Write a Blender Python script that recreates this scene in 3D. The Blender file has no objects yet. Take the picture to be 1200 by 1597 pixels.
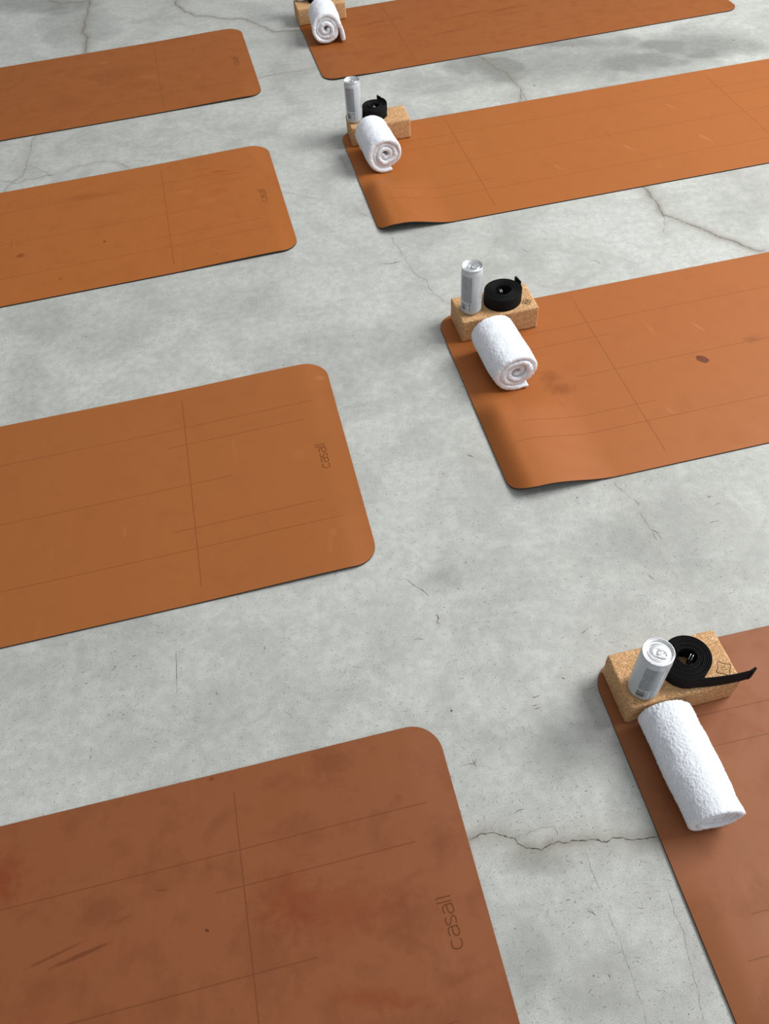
import bpy, math, random
import numpy as np
from mathutils import Matrix, Vector

C = bpy.context.scene.collection
SC = bpy.context.scene
PI = math.pi
rng = np.random.default_rng(7)
random.seed(7)

# ------------------------------------------------------------------ camera
CAM_H, CAM_PITCH, CAM_ROLL, CAM_F = 1.40013670, 0.911381549, -0.0975014602, 1232.0136
cd = bpy.data.cameras.new('camera'); cam = bpy.data.objects.new('camera', cd); C.objects.link(cam)
c_, s_ = math.cos(CAM_PITCH), math.sin(CAM_PITCH)
fwd = Vector((0, c_, -s_)); r0 = Vector((1, 0, 0)); u0 = Vector((0, s_, c_))
cr, sr = math.cos(CAM_ROLL), math.sin(CAM_ROLL)
RX = r0*cr + u0*sr; UX = -r0*sr + u0*cr
m3 = Matrix((RX, UX, -fwd)).transposed()
cam.matrix_world = Matrix.Translation((0, 0, CAM_H)) @ m3.to_4x4()
cd.sensor_fit = 'VERTICAL'; cd.sensor_height = 36.0; cd.sensor_width = 36.0*1200/1597
cd.lens = CAM_F/1597*36.0
cd.clip_start = .05; cd.clip_end = 100
SC.camera = cam

# ------------------------------------------------------------------ world and lights
SC.view_settings.view_transform = 'Standard'
SC.view_settings.look = 'None'
SC.view_settings.gamma = 1.0
SC.view_settings.use_curve_mapping = False
SC.view_settings.exposure = -0.10
w = bpy.data.worlds.new('daylight'); SC.world = w; w.use_nodes = True
nt = w.node_tree; nt.nodes.clear()
wo = nt.nodes.new('ShaderNodeOutputWorld'); bg = nt.nodes.new('ShaderNodeBackground')
tc = nt.nodes.new('ShaderNodeTexCoord'); dp = nt.nodes.new('ShaderNodeVectorMath'); dp.operation = 'DOT_PRODUCT'
dp.inputs[1].default_value = Vector((.48, -.22, .84)).normalized()
rp = nt.nodes.new('ShaderNodeValToRGB')
nt.links.new(tc.outputs['Generated'], dp.inputs[0])
mr = nt.nodes.new('ShaderNodeMapRange'); mr.inputs['From Min'].default_value = -1; mr.inputs['From Max'].default_value = 1
nt.links.new(dp.outputs['Value'], mr.inputs['Value']); nt.links.new(mr.outputs[0], rp.inputs[0])
rp.color_ramp.elements[0].position = .30; rp.color_ramp.elements[0].color = (.16, .162, .165, 1)
rp.color_ramp.elements[1].position = .95; rp.color_ramp.elements[1].color = (1.20, 1.22, 1.25, 1)
nt.links.new(rp.outputs[0], bg.inputs['Color']); bg.inputs['Strength'].default_value = .56
nt.links.new(bg.outputs[0], wo.inputs[0])


def area(name, loc, target, sx, sy, power, col):
    l = bpy.data.lights.new(name, 'AREA'); l.shape = 'RECTANGLE'; l.size = sx; l.size_y = sy
    l.energy = power; l.color = col
    o = bpy.data.objects.new(name, l); C.objects.link(o); o.location = loc
    o.rotation_euler = (Vector(target)-Vector(loc)).to_track_quat('-Z', 'Y').to_euler()
    return o


area('window_daylight', (4.1, 2.2, 3.8), (0, 1.5, 0), 3.2, 2.2, 385, (1.0, .99, .97))

# ------------------------------------------------------------------ node helpers


class G:
    def __init__(s, name):
        s.m = bpy.data.materials.new(name); s.m.use_nodes = True
        s.t = s.m.node_tree; s.t.nodes.clear()
        s.out = s.t.nodes.new('ShaderNodeOutputMaterial')
        s.b = s.t.nodes.new('ShaderNodeBsdfPrincipled')
        s.t.links.new(s.b.outputs[0], s.out.inputs['Surface'])

    def put(s, sock, v):
        if hasattr(v, 'is_output'):
            s.t.links.new(v, sock)
        else:
            if isinstance(v, (tuple, list)) and len(v) == 3 and sock.type == 'RGBA':
                v = (*v, 1)
            sock.default_value = v

    def n(s, typ, **kw):
        x = s.t.nodes.new(typ)
        for k, v in kw.items():
            setattr(x, k, v)
        return x

    def math(s, op, a, b=0.0, c=None, clamp=False):
        x = s.n('ShaderNodeMath', operation=op, use_clamp=clamp)
        s.put(x.inputs[0], a); s.put(x.inputs[1], b)
        if c is not None: s.put(x.inputs[2], c)
        return x.outputs[0]

    def vmath(s, op, a, b=(0, 0, 0)):
        x = s.n('ShaderNodeVectorMath', operation=op)
        s.put(x.inputs[0], a); s.put(x.inputs[1], b)
        return x.outputs['Value'] if op in ('LENGTH', 'DOT_PRODUCT', 'DISTANCE') else x.outputs[0]

    def mix(s, f, a, b, mode='MIX'):
        x = s.n('ShaderNodeMix', data_type='RGBA', blend_type=mode)
        s.put(x.inputs[0], f); s.put(x.inputs[6], a); s.put(x.inputs[7], b)
        return x.outputs[2]

    def coords(s, kind='Object', uv=None):
        if uv:
            x = s.n('ShaderNodeUVMap', uv_map=uv); return x.outputs[0]
        return s.n('ShaderNodeTexCoord').outputs[kind]

    def sep(s, v):
        x = s.n('ShaderNodeSeparateXYZ'); s.put(x.inputs[0], v); return x.outputs

    def comb(s, x_, y_, z_=0.0):
        x = s.n('ShaderNodeCombineXYZ'); s.put(x.inputs[0], x_); s.put(x.inputs[1], y_); s.put(x.inputs[2], z_)
        return x.outputs[0]

    def noise(s, v, scale, detail=3.0, rough=.55, dist=0.0):
        x = s.n('ShaderNodeTexNoise'); s.put(x.inputs['Vector'], v); x.inputs['Scale'].default_value = scale
        x.inputs['Detail'].default_value = detail; x.inputs['Roughness'].default_value = rough
        x.inputs['Distortion'].default_value = dist
        return x.outputs[0]

    def ramp(s, f, lo, hi, a=0.0, b=1.0, smooth=False):
        x = s.n('ShaderNodeMapRange', clamp=True)
        if smooth: x.interpolation_type = 'SMOOTHSTEP'
        s.put(x.inputs['Value'], f); x.inputs['From Min'].default_value = lo; x.inputs['From Max'].default_value = hi
        x.inputs['To Min'].default_value = a; x.inputs['To Max'].default_value = b
        return x.outputs[0]

    def voro(s, v, scale, feature='F1', dim='3D'):
        x = s.n('ShaderNodeTexVoronoi', feature=feature, voronoi_dimensions=dim)
        s.put(x.inputs['Vector'], v); x.inputs['Scale'].default_value = scale
        return x

    def bump(s, h, strength, dist, nrm=None):
        x = s.n('ShaderNodeBump'); s.put(x.inputs['Height'], h)
        x.inputs['Strength'].default_value = strength; x.inputs['Distance'].default_value = dist
        if nrm: s.put(x.inputs['Normal'], nrm)
        return x.outputs[0]

    def set(s, **kw):
        for k, v in kw.items():
            s.put(s.b.inputs[k.replace('_', ' ')], v)
        return s.m


def simple(name, col, rough=.5, metal=0.0, spec=.5):
    g = G(name); g.set(Base_Color=col, Roughness=rough, Metallic=metal)
    g.b.inputs['Specular IOR Level'].default_value = spec
    return g.m

# ------------------------------------------------------------------ mesh helpers


def mesh_obj(name, verts, faces, mat=None, parent=None, smooth=True, uv=None, uvname='uv'):
    me = bpy.data.meshes.new(name)
    me.from_pydata([tuple(map(float, v)) for v in verts], [], faces)
    if uv is not None:
        l = me.uv_layers.new(name=uvname)
        idx = np.empty(len(me.loops), dtype=np.int32); me.loops.foreach_get('vertex_index', idx)
        l.data.foreach_set('uv', np.asarray(uv, dtype=np.float32)[idx].ravel())
    if smooth:
        me.polygons.foreach_set('use_smooth', [True]*len(me.polygons))
    me.update()
    o = bpy.data.objects.new(name, me); C.objects.link(o)
    if mat:
        for m_ in (mat if isinstance(mat, (list, tuple)) else [mat]):
            me.materials.append(m_)
    if parent: o.parent = parent
    return o


def empty(name, loc, rz, label, cat, group=None):
    o = bpy.data.objects.new(name, None); C.objects.link(o)
    o.empty_display_size = .05; o.location = loc; o.rotation_euler = (0, 0, rz)
    o['label'] = label; o['category'] = cat
    if group: o['group'] = group
    return o


def grid_faces(nu, nv, closed_v=False, off=0, flip=False):
    f = []
    for i in range(nu-1):
        for j in range(nv if closed_v else nv-1):
            a = off+i*nv+j; b = off+i*nv+(j+1) % nv; c = off+(i+1)*nv+(j+1) % nv; d = off+(i+1)*nv+j
            f.append((a, d, c, b) if flip else (a, b, c, d))
    return f


def hash3(i, j, k):
    n = (i*374761393 + j*668265263 + k*1274126177) & 0xffffffff
    n = ((n ^ (n >> 13))*1274126177) & 0xffffffff
    return ((n ^ (n >> 16)) & 0xffff)/65535.0*2-1


def vnoise(P, scale, seed=0):
    Q = np.asarray(P)*scale+seed*17.13; I = np.floor(Q).astype(np.int64); F = Q-I; F = F*F*(3-2*F)
    r = 0
    for a in (0, 1):
        for b in (0, 1):
            for c in (0, 1):
                wgt = (F[:, 0] if a else 1-F[:, 0])*(F[:, 1] if b else 1-F[:, 1])*(F[:, 2] if c else 1-F[:, 2])
                r = r+wgt*hash3(I[:, 0]+a, I[:, 1]+b, I[:, 2]+c)
    return r


def catmull(pts, n=6):
    P = [np.array(p, float) for p in pts]; P = [2*P[0]-P[1]]+P+[2*P[-1]-P[-2]]
    out = []
    for i in range(1, len(P)-2):
        for k in range(n):
            t = k/n
            out.append(.5*((2*P[i])+(-P[i-1]+P[i+1])*t+(2*P[i-1]-5*P[i]+4*P[i+1]-P[i+2])*t*t+(-P[i-1]+3*P[i]-3*P[i+1]+P[i+2])*t**3))
    out.append(P[-2]); return np.array(out)


def ribbon2d(P, width, closed=False):
    """left/right points along a 2D polyline"""
    P = np.asarray(P, float)
    if closed:
        T = np.roll(P, -1, 0)-np.roll(P, 1, 0)
    else:
        T = np.gradient(P, axis=0)
    T /= np.linalg.norm(T, axis=1)[:, None]+1e-12
    N = np.stack([-T[:, 1], T[:, 0]], 1)
    wd = np.broadcast_to(np.asarray(width, float), (len(P),))[:, None]/2
    return P+N*wd, P-N*wd


# pixel of the photograph -> point on a horizontal plane (only used to measure positions)
def at(X, Y, z=0.0):
    d = fwd + RX*((X-600)/CAM_F) - UX*((Y-798.5)/CAM_F)
    t = (z-CAM_H)/d.z
    return np.array([d.x*t, d.y*t])

# ------------------------------------------------------------------ concrete floor
def fractal(P, seed, rough=.16, n=3):
    r = np.random.default_rng(seed); P = [np.array(p) for p in P]
    for _ in range(n):
        Q = []
        for a, b in zip(P[:-1], P[1:]):
            d = b-a; nrm = np.array([-d[1], d[0]])
            Q += [a, (a+b)/2+nrm*r.normal()*rough*.6]
        Q.append(P[-1]); P = Q
    return np.array(P)


CR = {  # photograph pixels, width in mm, dirt amount
 'A': ([(722,1311),(733,1310),(745,1304),(765,1299),(785,1303),(803,1307),(808,1316),(822,1323),(845,1326),(855,1319),(865,1315),(880,1315),(897,1311),(915,1311),(940,1314),(953,1309),(972,1306),(990,1310),(1010,1308),(1025,1305),(1045,1296)], 2.7, 1.2),
 'A2': ([(804,1306),(812,1302),(825,1299),(836,1294),(850,1290),(862,1289),(870,1297),(868,1304)], .7, .45),
 'B': ([(1000,286),(1003,291),(1015,306),(1027,319),(1034,335),(1050,339),(1065,346),(1085,353),(1107,362),(1135,373),(1160,384),(1177,390),(1190,392)], 2.3, 1.3),
 'B2': ([(1034,335),(1037,352),(1039,366)], .8, .5),
 'C': ([(740,84),(745,87),(757,93),(775,107),(790,114),(799,125),(806,133),(813,144),(812,156),(810,162)], 2.6, .9),
 'C2': ([(813,144),(818,150),(820,158)], 1.2, .6),
 'D': ([(142,-30),(140,0),(137,14),(136,24),(132,36),(131,44),(135,56),(135,64),(134,74),(133,84)], 3.4, 1.2),
 'E': ([(270,-25),(276,0),(282,12),(290,19),(300,23),(320,25),(340,28),(362,30),(384,30),(398,36),(408,41),(418,47),(428,50),(445,48),(462,47),(475,46)], 3.0, .9),
 'E2': ([(60,-14),(78,0),(95,6),(118,4),(137,1)], 1.6, 1.2),
 'F': ([(400,122),(440,114),(470,110.5),(497,105)], 2.4, .35),
 'F2': ([(424,105),(430,118),(433,132)], .8, .2),
 'G': ([(56,205),(54,214),(49,232),(43,250),(41,258),(38,271),(28,278),(20,284),(12,291),(5,302)], 1.5, .4),
 'G2': ([(0,282),(15,283),(25,286),(33,285),(40,280),(60,278),(80,274),(100,268),(118,260),(140,256),(160,252),(178,252),(190,256),(206,264)], 1.3, .35),
 'G3': ([(41,259),(52,261),(64,265),(74,270),(82,274)], .9, .3),
 'G4': ([(190,256),(200,252),(216,250),(240,251)], .8, .2),
 'H': ([(911,1322),(920,1345),(928,1368),(938,1390)], .5, .1),
 'H2': ([(947,1415),(955,1440),(963,1455),(975,1493),(983,1510),(995,1550),(1008,1590)], .45, .1),
 'H3': ([(1040,1385),(1047,1402),(1052,1424),(1063,1443),(1069,1462),(1071,1478),(1077,1500),(1082,1524),(1090,1545),(1093,1572),(1100,1600)], .5, .15),
 'I': ([(440,298),(462,303),(485,308),(500,311)], .9, .15),
 'I2': ([(555,325),(575,338),(592,350),(600,358)], .8, .15),
 'I3': ([(612,370),(616,380),(626,394),(640,417),(656,433),(670,450),(684,462),(697,472)], .9, .2),
 'J': ([(275,1015),(275.5,1040),(276,1065),(276,1083)], 1.0, .1),
 'K': ([(633,902),(648,914),(660,921),(670,930)], 1.1, .15),
 'L': ([(958,752),(970,765),(990,780),(998,790)], .9, .2),
 'L2': ([(1000,800),(1008,815),(1018,828),(1025,842)], .8, .3),
}
for n_, (pts, wd) in enumerate([([(829,1088),(836,1087),(843,1084)],2.0), ([(830,1101),(835,1100),(840,1099)],1.9), ([(834,1106),(839,1104.5),(843,1103)],1.8), ([(800,1270),(809,1264),(818,1261)],1.6),
        ([(906,989),(912,985),(919,979)],1.6), ([(645,998),(653,996),(662,998)],1.5), ([(876,1056),(879,1058),(883,1059)],2.6), ([(596,412),(612,411),(627,407)],2.4), ([(919,406),(930,407),(939,413)],1.4),
        ([(816,388),(822,393),(830,394)],1.2), ([(729,709),(734,711),(739,713)],3.0), ([(690,738),(692,740)],4.0), ([(899,776),(903,776)],3.4), ([(1016,825),(1025,830),(1034,842)],1.8), ([(1103,773),(1107,776),(1110,773)],2.5),
        ([(682,958),(684,964),(682,970)],3.4), ([(681,970),(686,973)],3.0), ([(703,1107),(706,1110)],4.5), ([(736,1195),(740,1190),(744,1184)],1.5), ([(738,1185),(741,1192),(743,1196)],1.4), ([(716,1196),(730,1192),(744,1190)],1.2),
        ([(182,1038),(178,1043),(174,1046)],2.2), ([(206,1024),(212,1022)],2.0), ([(191,1115),(194,1114)],3.2), ([(412,1008),(414,1012),(411,1013)],2.0), ([(337,1078),(339,1084)],1.9), ([(141,1178),(142,1184)],1.8),
        ([(133,525),(136,526)],4.0), ([(440,569),(444,570)],2.6), ([(832,133),(836,134)],8.0), ([(892,72),(895,73)],7.0), ([(1142,62),(1147,63)],6.0), ([(1010,895),(1016,900),(1022,905)],1.5), ([(1108,815),(1122,812)],2.0), ([(1115,788),(1124,784)],2.2),
        ([(905,1344),(910,1347)],1.8), ([(916,1421),(924,1423),(930,1428)],1.6), ([(950,1520),(952,1524)],3.0), ([(925,1521),(928,1523)],3.4), ([(980,1508),(983,1511)],2.4), ([(993,1416),(1005,1417)],1.0), ([(1014,1403),(1015,1400)],2.4)]):
    CR['M%d' % n_] = (pts, wd, .22 if wd < 3 else .35)
crack_world = {}
for i, (k, (pts, wd, dirt)) in enumerate(CR.items()):
    crack_world[k] = (fractal([at(*p) for p in pts], 100+i, .02 if k in ('J', 'K', 'F') or k[0] == 'M' else (.07 if k == 'B' else .14 if wd > .55 else .06), 3), wd/1000, dirt)

# stains and darker damp patches of the slab: photograph px centre, px half-size, amount
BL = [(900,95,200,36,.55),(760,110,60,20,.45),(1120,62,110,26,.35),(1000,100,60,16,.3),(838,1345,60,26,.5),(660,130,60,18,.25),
      (560,215,45,60,.12),(690,905,40,26,.3),(755,960,60,40,.16),(1040,830,80,70,.16),(1090,900,60,40,.10),(960,870,80,60,.1),
      (120,40,60,36,.3),(60,5,90,16,.5),(150,520,90,40,.14),(60,500,60,30,.14),(520,560,120,60,.16),(330,470,120,30,.18),
      (820,1500,40,60,.3),(930,1560,60,30,.22),(970,1500,50,26,.18),(40,600,30,60,.2),(1150,330,40,40,.14),(740,60,90,20,.3),
      (560,1230,60,40,.1),(300,1120,90,60,.1),(1180,240,60,50,.0),(880,600,0,0,0),(430,90,50,60,.12),(905,60,80,14,.3),(1090,75,90,20,.35),(640,260,40,30,.0),(715,1450,30,40,.12),(860,1180,50,40,.16),(1010,740,60,30,.08),(990,850,40,30,.08),(1060,870,30,50,.0),(90,640,50,22,.16),(400,560,60,30,.12),(240,980,80,20,.14),(1100,900,40,30,.08),(700,870,30,50,.16)]

xs = np.concatenate([np.linspace(-12, -1.9, 14)[:-1], np.arange(-1.9, 2.1, .0105), np.linspace(2.1, 12, 14)])
ys = np.concatenate([np.linspace(-8, -.1, 10)[:-1], np.arange(-.1, 4.7, .0105), np.linspace(4.7, 16, 14)])
XX, YY = np.meshgrid(xs, ys, indexing='ij'); FP = np.stack([XX.ravel(), YY.ravel()], 1)
dirtv = np.zeros(len(FP)); stainv = np.zeros(len(FP))
for k, (P, wd, dirt) in crack_world.items():
    lo = P.min(0)-.08; hi = P.max(0)+.08
    sel = np.where((FP > lo).all(1) & (FP < hi).all(1))[0]
    if len(sel) == 0: continue
    Q = FP[sel]; best = np.full(len(sel), 9.)
    for a, b in zip(P[:-1:4], P[4::4]):
        d = b-a; t = np.clip(((Q-a)@d)/(d@d+1e-12), 0, 1); best = np.minimum(best, np.linalg.norm(Q-a-t[:, None]*d, axis=1))
    dirtv[sel] = np.maximum(dirtv[sel], dirt*(.75*np.exp(-best/.009)+.35*np.exp(-best/.03)))
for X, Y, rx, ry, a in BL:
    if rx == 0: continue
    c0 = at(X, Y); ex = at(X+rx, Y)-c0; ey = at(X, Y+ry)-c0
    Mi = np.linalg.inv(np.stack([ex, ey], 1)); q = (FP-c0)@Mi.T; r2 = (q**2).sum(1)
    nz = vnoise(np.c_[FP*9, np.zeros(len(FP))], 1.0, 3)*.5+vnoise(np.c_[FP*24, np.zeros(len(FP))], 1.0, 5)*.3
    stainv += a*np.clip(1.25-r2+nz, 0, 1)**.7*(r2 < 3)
fverts = np.zeros((len(FP), 3), np.float32); fverts[:, :2] = FP
nu, nv = len(xs), len(ys)
me = bpy.data.meshes.new('floor')
me.vertices.add(len(FP)); me.vertices.foreach_set('co', fverts.ravel())
I, J = np.meshgrid(np.arange(nu-1), np.arange(nv-1), indexing='ij'); a = (I*nv+J).ravel()
quads = np.stack([a, a+nv, a+nv+1, a+1], 1).astype(np.int32)
me.loops.add(quads.size); me.loops.foreach_set('vertex_index', quads.ravel())
me.polygons.add(len(quads)); me.polygons.foreach_set('loop_start', np.arange(0, quads.size, 4, dtype=np.int32))
me.update(calc_edges=True); me.validate()
at1 = me.attributes.new('crack_dirt', 'FLOAT', 'POINT'); at1.data.foreach_set('value', dirtv.astype(np.float32))
at2 = me.attributes.new('stain', 'FLOAT', 'POINT'); at2.data.foreach_set('value', np.clip(stainv, 0, 1).astype(np.float32))
floor = bpy.data.objects.new('floor', me); C.objects.link(floor); floor['kind'] = 'structure'


def concrete():
    g = G('concrete'); p = g.coords('Object')
    n1 = g.noise(p, 1.6, 5, .6, .4); n2 = g.noise(p, 7, 6, .62, .6); n3 = g.noise(p, 45, 5, .65); n4 = g.noise(p, 620, 4, .75)
    n5 = g.noise(p, 120, 2, .6)
    col = g.mix(g.ramp(n1, .32, .68), (.486, .494, .458), (.608, .622, .592))
    col = g.mix(g.math('MULTIPLY', g.ramp(n2, .40, .58, .62, 0), g.ramp(n1, .4, .6, 1.0, .45)), col, (.34, .345, .322))
    # trowel marks: stretched cloudy streaks
    pr = g.n('ShaderNodeMapping'); g.put(pr.inputs[0], p); pr.inputs['Rotation'].default_value = (0, 0, .5); pr.inputs['Scale'].default_value = (2.0, 7.0, 1)
    n6 = g.noise(pr.outputs[0], 3.2, 5, .6, .8)
    col = g.mix(g.ramp(n6, .52, .72, 0, .30), col, (.60, .62, .61))
    col = g.mix(g.ramp(n3, .40, .62, .34, 0), col, (.30, .305, .285))
    col = g.mix(g.ramp(n4, .38, .58, .42, 0), col, (.24, .243, .23))
    col = g.mix(g.ramp(n4, .54, .66, 0, .36), col, (.82, .84, .83))
    st = g.n('ShaderNodeAttribute', attribute_name='stain').outputs['Fac']
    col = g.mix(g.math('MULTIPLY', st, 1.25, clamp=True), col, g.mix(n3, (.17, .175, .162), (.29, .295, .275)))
    cdn = g.n('ShaderNodeAttribute', attribute_name='crack_dirt').outputs['Fac']
    cm = g.math('MULTIPLY', cdn, g.ramp(n2, .3, .6, .35, 1.0), clamp=True)
    col = g.mix(g.math('MULTIPLY', cm, .8), col, (.215, .20, .165))
    # short fibres, scratches and pits
    total = None; ncl = g.noise(p, 4.5, 4, .65)
    for k, (sc, ln, wd, th, cv, amt) in enumerate([(11, .015, .0008, .70, 26, .6), (26, .0062, .0007, .66, 90, .7), (30, .0026, .0013, .82, 60, .95), (62, .0042, .0006, .48, 150, .72), (75, .0018, .0009, .64, 150, .7), (150, .0018, .0005, .40, 200, .5)]):
        mp = g.n('ShaderNodeMapping'); g.put(mp.inputs[0], p); mp.inputs['Location'].default_value = (k*3.7, k*1.9, 0)
        v = g.voro(mp.outputs[0], sc, dim='2D')
        loc = g.vmath('SUBTRACT', mp.outputs[0], v.outputs['Position'])
        rgb = g.n('ShaderNodeSeparateColor'); g.put(rgb.inputs[0], v.outputs['Color'])
        rot = g.n('ShaderNodeVectorRotate', rotation_type='Z_AXIS'); g.put(rot.inputs['Vector'], loc)
        g.put(rot.inputs['Angle'], g.math('MULTIPLY', rgb.outputs[0], 6.283))
        xyz = g.sep(rot.outputs[0])
        yy = g.math('SUBTRACT', xyz[1], g.math('MULTIPLY', g.math('MULTIPLY', xyz[0], xyz[0]), g.math('MULTIPLY', g.math('SUBTRACT', rgb.outputs[2], .5), cv)))
        lenv = g.math('MULTIPLY', rgb.outputs[2], ln)
        mx = g.math('SUBTRACT', 1.0, g.math('DIVIDE', g.math('ABSOLUTE', xyz[0]), lenv), clamp=True)
        my = g.math('SUBTRACT', 1.0, g.math('DIVIDE', g.math('ABSOLUTE', yy), g.math('MULTIPLY', wd, g.math('POWER', mx, .4))), clamp=True)
        msk = g.math('MULTIPLY', g.math('POWER', my, .5), g.math('MULTIPLY', g.math('GREATER_THAN', mx, .01), g.math('GREATER_THAN', g.math('ADD', rgb.outputs[1], g.ramp(ncl, .36, .66, .22, -.30)), th)))
        msk = g.math('MULTIPLY', msk, amt)
        total = msk if total is None else g.math('MAXIMUM', total, msk)
    col = g.mix(total, col, (.10, .103, .095))
    h = g.math('ADD', g.math('MULTIPLY', n4, .35), g.math('ADD', g.math('MULTIPLY', n5, .4), g.math('MULTIPLY', total, -.9)))
    g.set(Base_Color=col, Roughness=g.ramp(n2, .3, .7, .52, .72), Normal=g.bump(h, .35, .0012))
    g.b.inputs['Specular IOR Level'].default_value = .35
    return g.m


floor.data.materials.append(concrete())
gcr = G('crack_gap'); pn = gcr.noise(gcr.coords('Object'), 160, 3, .6)  # cracks and scratches: dark brownish colour broken up by noise
M_CRACK = gcr.set(Base_Color=gcr.mix(gcr.ramp(pn, .35, .65), (.035, .032, .027), (.20, .19, .165)), Roughness=.9)
for k, (P, wd, dirt) in crack_world.items():
    r = np.random.default_rng(sum(map(ord, k)))
    t = np.linspace(0, 1, len(P)); wv = wd*.85*(.15+1.2*r.random(len(P))**1.5)*np.clip(np.minimum(t, 1-t)*(2.5 if k[0] == 'M' else 14)+.15, 0, 1)
    wv = np.convolve(np.pad(wv, 1, 'edge'), [.25, .5, .25], 'valid')
    L_, R_ = ribbon2d(P, wv)
    v = np.concatenate([np.c_[L_, np.full(len(P), .0003)], np.c_[R_, np.full(len(P), .0003)]]); n = len(P)
    mesh_obj('floor_scratch' if k[0] == 'M' else 'floor_crack', v, [(i, n+i, n+i+1, i+1) for i in range(n-1)], M_CRACK, floor, smooth=False)

# ------------------------------------------------------------------ yoga mats
MW, ML, MR = .66, 1.755, .055
BASE_T, TOP_T = .0033, .0009


def mat_material(name, base, dirt, blobs, scuffs=(), clean=0.0, seed=0.0):
    g = G(name); uv = g.coords(uv='mat_uv'); s = g.sep(uv); u, v = s[0], s[1]
    uu = g.math('MINIMUM', u, g.math('SUBTRACT', ML, u)); av = g.math('ABSOLUTE', v)

    def band(x, c, wd):
        return g.math('LESS_THAN', g.math('ABSOLUTE', g.math('SUBTRACT', x, c)), wd/2)
    lw = .0019
    lines = g.math('MULTIPLY', band(av, .1895, lw), g.math('GREATER_THAN', uu, .052))
    l2 = g.math('MULTIPLY', band(av, .1311, lw), g.math('MULTIPLY', g.math('GREATER_THAN', uu, .0877), g.math('LESS_THAN', uu, .429)))
    l3 = g.math('MULTIPLY', band(uu, .380, lw*1.25), g.math('LESS_THAN', av, .290))
    l4 = g.math('MULTIPLY', band(v, 0, lw), g.math('GREATER_THAN', uu, .279))
    l5 = g.math('MULTIPLY', band(u, ML/2, lw*1.2), g.math('LESS_THAN', av, .022))
    for x in (l2, l3, l4, l5): lines = g.math('MAXIMUM', lines, x)
    mp = g.n('ShaderNodeMapping'); g.put(mp.inputs[0], uv); mp.inputs['Location'].default_value = (seed*3.1, seed*1.7, seed)
    p = mp.outputs[0]
    n1 = g.noise(p, 3.2, 4, .55, .5); n2 = g.noise(p, 14, 5, .6, .3); n3 = g.noise(p, 600, 2, .6); n4 = g.noise(p, 55, 4, .6)
    dark = tuple(c*k for c, k in zip(base, (.62, .50, .42))); warm = tuple(c*k for c, k in zip(base, (.92, .72, .62)))
    lite = tuple(min(1, c*k) for c, k in zip(base, (1.06, 1.10, 1.14)))
    col = g.mix(g.ramp(n1, .35, .65, 0, .5), base, lite)
    col = g.mix(g.ramp(n1, .50, .70, 0, dirt*.8), col, warm)
    col = g.mix(g.ramp(n2, .50, .72, 0, dirt), col, dark)
    col = g.mix(g.ramp(n4, .60, .80, 0, dirt*.5), col, dark)
    # faint pale scuffs across the mat
    m2 = g.n('ShaderNodeMapping'); g.put(m2.inputs[0], p); m2.inputs['Scale'].default_value = (5, 1.2, 1); m2.inputs['Rotation'].default_value = (0, 0, .3)
    n5 = g.noise(m2.outputs[0], 6, 3, .5, .6)
    col = g.mix(g.ramp(n5, .66, .80, 0, .22+clean), col, tuple(min(1, c*k+.02) for c, k in zip(base, (1.3, 1.5, 1.9))))
    for (bu, bv, ru, rv, ang, st, tint) in blobs:
        q = g.n('ShaderNodeMapping', vector_type='TEXTURE'); g.put(q.inputs[0], uv)
        q.inputs['Location'].default_value = (bu, bv, 0); q.inputs['Rotation'].default_value = (0, 0, ang); q.inputs['Scale'].default_value = (ru, rv, 1)
        d = g.vmath('LENGTH', q.outputs[0])
        edge = {'spot': .10, 'streak': .55, 'pale': .7}.get(tint, .95)
        d = g.math('ADD', d, g.math('MULTIPLY', g.math('SUBTRACT', g.noise(uv, 60, 3, .6), .5), {'spot': .5, 'streak': .7, 'pale': .8}.get(tint, 1.6)))
        msk = g.ramp(d, 1-edge, 1+edge*.2, st, 0, True)
        tc_ = {'streak': dark, 'pale': tuple(min(1, c*k+.03) for c, k in zip(base, (1.25, 1.45, 1.9))), 'spot': tuple(c*k for c, k in zip(base, (.38, .30, .30))), 'dirt': dark, 'red': tuple(c*k for c, k in zip(base, (.85, .52, .30)))}[tint]
        col = g.mix(msk, col, tc_)
    col = g.mix(g.math('MULTIPLY', lines, .62), col, tuple(c*k for c, k in zip(base, (.58, .46, .38))))
    h = g.math('ADD', g.math('MULTIPLY', n3, .25), g.math('MULTIPLY', lines, -1.0))
    g.set(Base_Color=col, Roughness=g.ramp(n2, .3, .7, .50, .62), Normal=g.bump(h, .4, .0005))
    g.b.inputs['Specular IOR Level'].default_value = .28
    return g.m


gr = G('black_rubber'); M_RUB = gr.set(Base_Color=(.012, .011, .011), Roughness=.7)
M_EDGE = simple('mat_cut_edge', (.13, .045, .018), .6)
M_LOGO = simple('embossed_logo', (.125, .038, .012), .75, 0, .15)


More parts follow.
